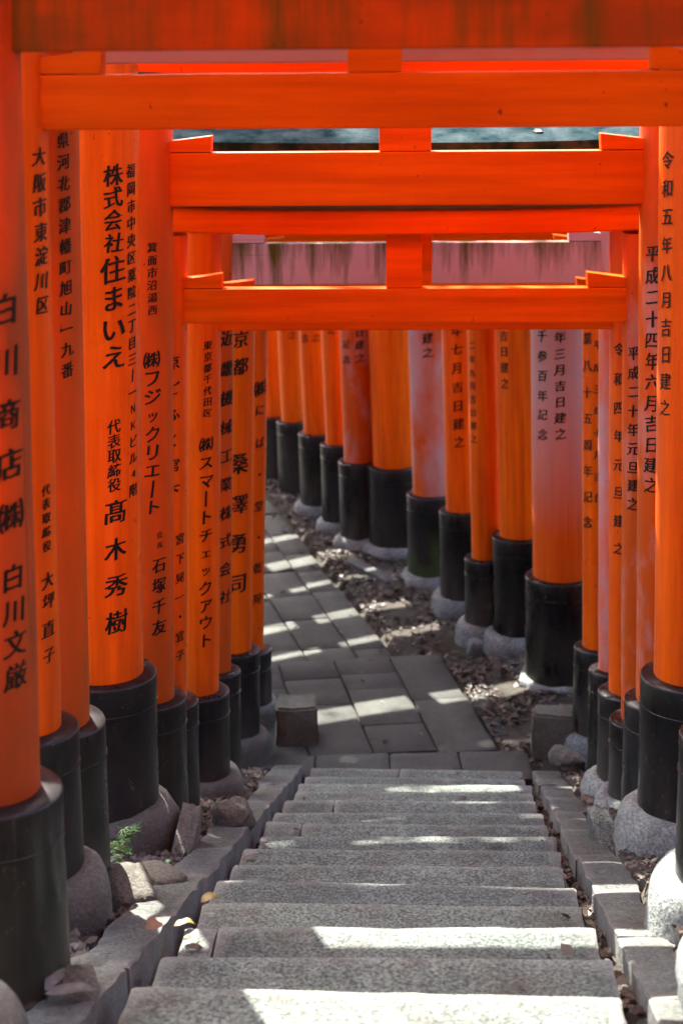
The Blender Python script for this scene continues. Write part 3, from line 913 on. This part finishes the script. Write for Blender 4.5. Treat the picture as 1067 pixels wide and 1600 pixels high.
# ------------------------------------------------------------------ loose rocks and slabs among the footings
def rock(name, label, loc, dims, rot, seed, mat='rock', cat='rock', flat=.0, amp=.16):
    bm = bmesh.new()
    bmesh.ops.create_icosphere(bm, subdivisions=4, radius=1)
    s = Vector((seed * 3.3, seed, seed * 2.1))
    for v in bm.verts:
        c = v.co
        k = max(abs(c.x), abs(c.y), abs(c.z))
        c = c * (1 - flat) + c / k * flat * .8
        c += noise.noise_vector(c * 1.1 + s) * amp * 1.8 + noise.noise_vector(c * 3.1 + s) * amp * .7 + noise.noise_vector(c * 8 + s) * amp * .22
        v.co = Vector((c.x * dims[0], c.y * dims[1], c.z * dims[2]))
    return tag(put(name, bm, M[mat], None, loc, rot, smooth=True), label, cat)
rock('rock', 'brown rounded rock between the second and fourth left boots', (-.675, 4.70, 1.40), (.085, .13, .10), (.2, .1, .4), 1.3, 'rock', flat=.35, amp=.07)
rock('rock', 'flat grey rock wedged below the brown rounded rock', (-.62, 4.95, 1.33), (.10, .10, .05), (.1, .2, .9), 2.1, 'rock', flat=.5, amp=.07)
rock('stone_slab', 'grey stone slab standing on edge beside the thick left pillar footing', (-.600, 5.72, 1.06), (.050, .17, .13), (.36, .12, -.06), 3.7, 'rock', 'stone slab', flat=.85, amp=.06)
rock('rock', 'small brown rock beside the standing slab on the left', (-.46, 6.30, .90), (.07, .09, .07), (.3, .1, 1.2), 4.9, 'rock')
rock('rock', 'dark flat rock at the foot of the nearest left boot', (-.640, 3.44, 1.80), (.075, .15, .075), (.25, .0, .15), 5.5, 'rock', flat=.6, amp=.06)
rock('rock', 'small broken rock beside the nearest left boot, by the kerb', (-.650, 3.76, 1.70), (.055, .08, .045), (.3, .4, 1.), 6.1, 'footing_brown', flat=.3, amp=.06)
rock('stone_slab', 'flat grey slab edge left of the lit right footing', (1.04, 6.00, .90), (.055, .17, .12), (.35, -.15, .1), 7.4, 'kerb', 'stone slab', flat=.85, amp=.05)
rock('rock', 'dark rock among leaves behind the right stone block', (1.22, 8.35, .20), (.08, .10, .07), (.2, .4, .8), 8.8, 'rock')
rock('rock', 'pale angular rock beside the short black boot of the bend', (.90, 10.65, -.02), (.06, .05, .09), (.1, .1, .2), 9.3, 'footing', flat=.6, amp=.08)
rock('stone_slab', 'low pale kerb slab in front of the footings along the bend', (.22, 12.62, -.10), (.07, .42, .045), (0, 0, .52), 10.1, 'kerb', 'stone slab', flat=.85, amp=.05)

# ------------------------------------------------------------------ leaf litter and gravel
def scatter(name, mat, pts, kind, smin, smax, label, cat):
    V, F_, A = [], [], []
    rr = random.Random(len(pts))
    for (x, y, z) in pts:
        s = rr.uniform(smin, smax)
        rz, tx, ty = rr.uniform(0, 6.3), rr.gauss(0, .38), rr.gauss(0, .38)
        mt = Matrix.Rotation(rz, 3, 'Z') @ Matrix.Rotation(tx, 3, 'X') @ Matrix.Rotation(ty, 3, 'Y')
        o = len(V)
        if kind == 'leaf':
            w_, cup = s * rr.uniform(.16, .33), s * rr.uniform(-.12, .2)
            loc = [(-s * .5, 0, cup * .5), (-s * .15, w_, cup * .35), (s * .2, w_ * .8, cup * .2), (s * .5, 0, cup), (s * .2, -w_ * .8, cup * .3), (-s * .15, -w_, cup * .3), (-s * .15, 0, -cup * .15), (s * .2, 0, -cup * .1)]
            fs = [(0, 6, 1), (1, 6, 7, 2), (2, 7, 3), (3, 7, 4), (4, 7, 6, 5), (5, 6, 0)]
        else:
            h = s * rr.uniform(.4, .8)
            loc = [(s * .5 * math.cos(a + rr.uniform(-.3, .3)), s * .4 * math.sin(a), -h * .2) for a in (0, 1.25, 2.5, 3.8, 5.0)] + [(s * .25 * math.cos(a), s * .2 * math.sin(a), h * .5) for a in (.4, 2.4, 4.4)]
            fs = [(5, 6, 7), (0, 1, 5), (1, 6, 5), (1, 2, 6), (2, 3, 6), (3, 7, 6), (3, 4, 7), (4, 0, 7), (0, 5, 7)]
        for c in loc:
            p = mt @ Vector(c)
            V.append((x + p.x, y + p.y, z + p.z + s * .12))
        for f in fs:
            F_.append([o + q for q in f])
            A.append(0)
        val = rr.random()
        for q in range(len(fs)):
            A[-1 - q] = val
    me_ = bpy.data.meshes.new(name)
    me_.from_pydata(V, [], F_)
    at = me_.attributes.new('leaf_id', 'FLOAT', 'FACE')
    at.data.foreach_set('value', A)
    ob = put(name, me_, mat)
    ob['kind'] = 'stuff'
    ob['label'] = label
    ob['category'] = cat
    return ob

rl = random.Random(21)
def side_points(n_, ya, yb, ua, ub, side):
    out = []
    while len(out) < n_:
        y = rl.uniform(ya, yb)
        u = rl.uniform(ua, ub)
        x = stair_mid(y) + side * u
        if noise.noise(Vector((x * 3, y * 3, side))) + rl.uniform(-.3, .5) < 0:
            continue
        out.append((x, y, terrain(x, y) + .004))
    return out
pts = side_points(3000, 2.6, 8.9, .79, 1.7, -1) + side_points(3200, 2.6, 8.9, .79, 1.9, 1)
pts += side_points(1600, 2.6, 8.9, .775, 1.12, -1) + side_points(900, 2.6, 8.9, .775, 1.1, 1)
pts += side_points(600, 2.2, 8.7, .585, .66, -1) + side_points(1000, 2.2, 8.7, .575, .66, 1)
def bend_points(n_, ya, yb, wmax, inner=0.0):
    out = []
    while len(out) < n_:
        y = rl.uniform(ya, yb)
        e = lane(.82, y) if y < 10.46 else lane_up(.40, y)
        x = e + inner + rl.random() ** 1.25 * wmax
        if noise.noise(Vector((x * 3.5, y * 3.5, 7))) + rl.uniform(-.35, .45) < 0:
            continue
        out.append((x, y, terrain(x, y) + .006 + (.045 if inner < 0 and x < e + .02 else 0)))
    return out
pts += bend_points(7000, 8.7, 15.5, 1.0) + bend_points(160, 10.6, 15, .2, -.10)
# a few along the risers
for k in range(-3, 14):
    for q in range(rl.randint(1, 5)):
        u = rl.choice((-1, 1)) * (.58 - rl.random() ** 2 * .35)
        y = step_y(k - 1) + rl.uniform(.05, .3)
        pts.append((stair_mid(y) + u, y, step_z(k) + .006))
for q in range(26):
    y = rl.uniform(9, 13)
    x0 = rl.uniform(-.4, .7)
    x = lane(x0, y) if y < 10.46 else lane_up(x0 - .2, y)
    pts.append((x, y, (0 if y < 10.46 else -.10) + .006))
scatter('leaf_litter', M['litter'], pts, 'leaf', .018, .058, 'dry brown leaf litter along both sides of the stairs and path', 'leaf litter')
gp = side_points(500, 2.6, 8.9, .80, 1.5, 1) + side_points(400, 2.6, 8.9, .80, 1.5, -1) + bend_points(1500, 8.8, 15.5, 1.0)
scatter('gravel', M['gravel'], gp, 'stone', .006, .020, 'small gravel and grit mixed into the soil beside the path', 'gravel')

# single leaves one can point to
def fallen_leaf(label, loc, rz, L, w_, mat, tilt=(.05, .05)):
    bm = bmesh.new()
    n_ = 8
    mid, lf, rt = [], [], []
    for i in range(n_ + 1):
        t = i / n_
        hw = w_ * math.sin(math.pi * t ** .8) * (1 - .15 * math.sin(9 * t))
        zc = .012 * math.sin(math.pi * t) - .004
        x = L * (t - .5)
        mid.append(bm.verts.new((x, 0, zc)))
        lf.append(bm.verts.new((x, hw, zc + hw * .10 + .004 * math.sin(11 * t))))
        rt.append(bm.verts.new((x, -hw, zc + hw * .06 - .003 * math.sin(8 * t))))
    for i in range(n_):
        for a, b_ in ((mid, lf), (rt, mid)):
            bm.faces.new((a[i], a[i + 1], b_[i + 1], b_[i]))
    bmesh.ops.remove_doubles(bm, verts=bm.verts, dist=1e-5)
    bmesh.ops.solidify(bm, geom=bm.faces[:], thickness=.0012)
    o = tag(put('fallen_leaf', bm, M[mat], None, loc, (tilt[0], tilt[1], rz), smooth=True), label, 'leaf')
    return o
fallen_leaf('bright yellow fallen leaf at the left end of a step', (-.395, 4.38, 1.567 + .012), .5, .06, .020, 'leaf_yellow', (.0, -.05))
fallen_leaf('duller yellow-brown fallen leaf just left of the bright yellow one', (-.455, 4.24, 1.567 + .010), .25, .065, .015, 'leaf_yellow', (.0, .05))
fallen_leaf('curled brown leaf in the gap between left kerb and step', (-.515, 4.02, 1.70), 1.1, .07, .022, 'leaf_brown', (.3, .2))
fallen_leaf('large pale grey leaf on the dark rock by the nearest boot', (-.63, 3.40, 1.885), .25, .13, .020, 'leaf_grey', (.1, .1))
fallen_leaf('second pale grey leaf beside the nearest boot, pointing at the stairs', (-.68, 3.46, 1.885), 1.3, .11, .018, 'leaf_grey', (.2, .0))
fallen_leaf('rust brown leaf at the lower left corner of the nearest step', (-.455, 3.30, 1.825), 2.2, .05, .018, 'leaf_brown')
fallen_leaf('fresh green leaf fragment by the right kerb near the frame edge', (.98, 4.05, 1.64), .4, .06, .018, 'leaf_green')
fallen_leaf('tiny blue-green leaf fragment on the left kerb', (-.585, 5.0, 1.37), .7, .03, .008, 'leaf_green')

# ------------------------------------------------------------------ maple seedling
seedling = empty('maple_seedling', (-.785, 5.20, 1.27))
tag(seedling, 'small bright green maple seedling between two left boots', 'plant')
rp = random.Random(5)
leaf_me = None
def palm_leaf():
    bm = bmesh.new()
    c = bm.verts.new((0, 0, 0))
    ring = []
    lob = (-2.1, -1.25, -.55, 0, .55, 1.25, 2.1)
    ln = (.5, .8, .95, 1.05, .95, .8, .5)
    for i, (a, l) in enumerate(zip(lob, ln)):
        for da, k in ((-.16, .62), (0, 1.0), (.16, .62)):
            ring.append(bm.verts.new((math.sin(a + da * .8) * l * k, math.cos(a + da * .8) * l * k, -.18 * (l * k) ** 2)))
        if i < 6:
            am = (a + lob[i + 1]) / 2
            ring.append(bm.verts.new((math.sin(am) * .3, math.cos(am) * .3, .02)))
    for a, b_ in zip(ring, ring[1:]):
        bm.faces.new((c, b_, a))
    me_ = bpy.data.meshes.new('leaf')
    bm.to_mesh(me_)
    bm.free()
    return me_
leaf_me = palm_leaf()
def tube_bm(pts, r0, r1, seg=6):
    bm = bmesh.new()
    rings = []
    for i, p in enumerate(pts):
        p = Vector(p)
        d = (Vector(pts[min(i + 1, len(pts) - 1)]) - Vector(pts[max(0, i - 1)])).normalized()
        u = d.orthogonal().normalized()
        v = d.cross(u)
        r_ = r0 + (r1 - r0) * i / (len(pts) - 1)
        rings.append([bm.verts.new(p + (u * math.cos(2 * math.pi * k / seg) + v * math.sin(2 * math.pi * k / seg)) * r_) for k in range(seg)])
    for a, b_ in zip(rings, rings[1:]):
        for k in range(seg):
            bm.faces.new((a[k], a[(k + 1) % seg], b_[(k + 1) % seg], b_[k]))
    bm.faces.new(rings[0][::-1])
    bm.faces.new(rings[-1])
    return bm
for sgn in range(5):
    tip = Vector((rp.uniform(-.03, .10), rp.uniform(-.10, .04), rp.uniform(.06, .14)))
    put('stem', tube_bm([(0, 0, -.06), tip * .5 + Vector((0, 0, .015)), tip], .0022, .0010), M['twig'], seedling, smooth=True)
    for q in range(6):
        t = rp.uniform(.45, 1.0)
        p = tip * t + Vector((rp.uniform(-.028, .028), rp.uniform(-.03, .02), rp.uniform(-.012, .018)))
        s = rp.uniform(.024, .040)
        o = put('leaf', leaf_me, M['maple'], seedling, p, (rp.uniform(-.2, .9), rp.uniform(-.5, .5), rp.uniform(0, 6.3)))
        o.scale = (s, s, s)
# twig on the ground by the right footing
tw = put('twig', tube_bm([(0, 0, 0), (.05, .02, .02), (.11, .05, .075)], .003, .0015), M['twig'], None, (1.02, 4.72, 1.42), smooth=True)
tag(tw, 'thin dry twig sticking up from the leaves near the right footing', 'twig')
# leaf lying on the metal sheet of the low gate
fallen_leaf('pale leaf lying on the teal metal roof sheet', (.80, 6.80, 3.632), .5, .06, .016, 'leaf_grey', (.4, .3))

# ------------------------------------------------------------------ unseen trees over the gates, some placed to shape the light
def crown_mesh(seed, rx, rz, clumps, per):
    rr = random.Random(seed)
    V, F_, A = [], [], []
    for c in range(clumps):
        while True:
            p = Vector((rr.uniform(-1, 1), rr.uniform(-1, 1), rr.uniform(-1, 1)))
            if .25 < p.length < 1:
                break
        p = Vector((p.x * rx, p.y * rx, p.z * rz))
        cr = rr.uniform(.35, .75)
        tone = rr.random()
        for q in range(per):
            d = Vector((rr.gauss(0, .5), rr.gauss(0, .5), rr.gauss(0, .32))) * cr
            s = rr.uniform(.06, .12)
            mt = Matrix.Rotation(rr.uniform(0, 6.3), 3, 'Z') @ Matrix.Rotation(rr.gauss(0, .6), 3, 'X') @ Matrix.Rotation(rr.gauss(0, .4), 3, 'Y')
            o = len(V)
            for v in ((-s, 0, 0), (0, -s * .45, .01), (s, 0, -.02), (0, s * .45, .01)):
                V.append(p + d + mt @ Vector(v))
            F_.append((o, o + 1, o + 2, o + 3))
            A.append(min(1, max(0, tone * .7 + rr.uniform(0, .3))))
    me_ = bpy.data.meshes.new('crown')
    me_.from_pydata(V, [], F_)
    at = me_.attributes.new('leaf_id', 'FLOAT', 'FACE')
    at.data.foreach_set('value', A)
    me_.materials.append(M['crown'])
    return me_
crowns = [crown_mesh(31, 2.7, 2.0, 46, 170), crown_mesh(32, 2.4, 2.6, 46, 170)]
def trunk_bm(h, seed):
    rr = random.Random(seed)
    pts = [(rr.uniform(-.12, .12) * i / 6, rr.uniform(-.12, .12) * i / 6, -.4 + (h + .4) * i / 6) for i in range(7)]
    bm = tube_bm(pts, .24, .09, 12)
    for q in range(6):
        b0 = Vector(pts[4]) + Vector((0, 0, rr.uniform(-.6, h * .22)))
        a = q * 1.05 + rr.uniform(-.3, .3)
        e = b0 + Vector((math.cos(a) * 1.6, math.sin(a) * 1.6, rr.uniform(.5, 1.4)))
        t_ = tube_bm([b0, (b0 + e) / 2 + Vector((0, 0, .12)), e], .07, .02, 7)
        me_ = bpy.data.meshes.new('limb')
        t_.to_mesh(me_)
        t_.free()
        bm.from_mesh(me_)
        bpy.data.meshes.remove(me_)
    me_ = bpy.data.meshes.new('trunk')
    bm.to_mesh(me_)
    bm.free()
    me_.polygons.foreach_set('use_smooth', [True] * len(me_.polygons))
    me_.materials.append(M['bark'])
    return me_
trunks = [trunk_bm(10.4, 1), trunk_bm(11.0, 2)]
TREES = [(-3.3, 14.2, 1.0, .2, 'unseen broadleaf tree on the left, inner side of the bend, placed to dapple the stairs'),  # unseen crown set to dapple the middle steps and spare the nearest
         (-6.8, 19.5, 1.1, .7, 'broadleaf tree beyond the far end of the bend'),
         (2.6, 13.2, 1.0, 4.0, 'broadleaf tree right of the bend behind the mossy-booted gate'),
         (3.7, 8.6, 1.05, 5.1, 'broadleaf tree right of the landing behind the thick faded pillar'),
         (1.6, 17.6, 1.0, 3.0, 'broadleaf tree straight ahead, beyond the outer side of the bend'),
         (-2.7, -4.6, 1.0, 3.6, 'unseen broadleaf tree added uphill behind the viewpoint, left of the stairs'),  # this unseen pair is added to cut sky light from behind the viewpoint
         (2.6, -5.2, 1.0, .9, 'unseen broadleaf tree added uphill behind the viewpoint, right of the stairs')]
for i, (x, y, s, a, lab) in enumerate(TREES):
    t = empty('broadleaf_tree', (x, y, terrain(x, y) - .02), a)
    tag(t, lab, 'tree', 'trees beside the path')
    t.scale = (s, s, s)
    put('trunk', trunks[i % 2], None, t)
    put('crown', crowns[i % 2], None, t, (0, 0, (10.8 if y > 0 else 5.5) + .4 * (i % 3)))
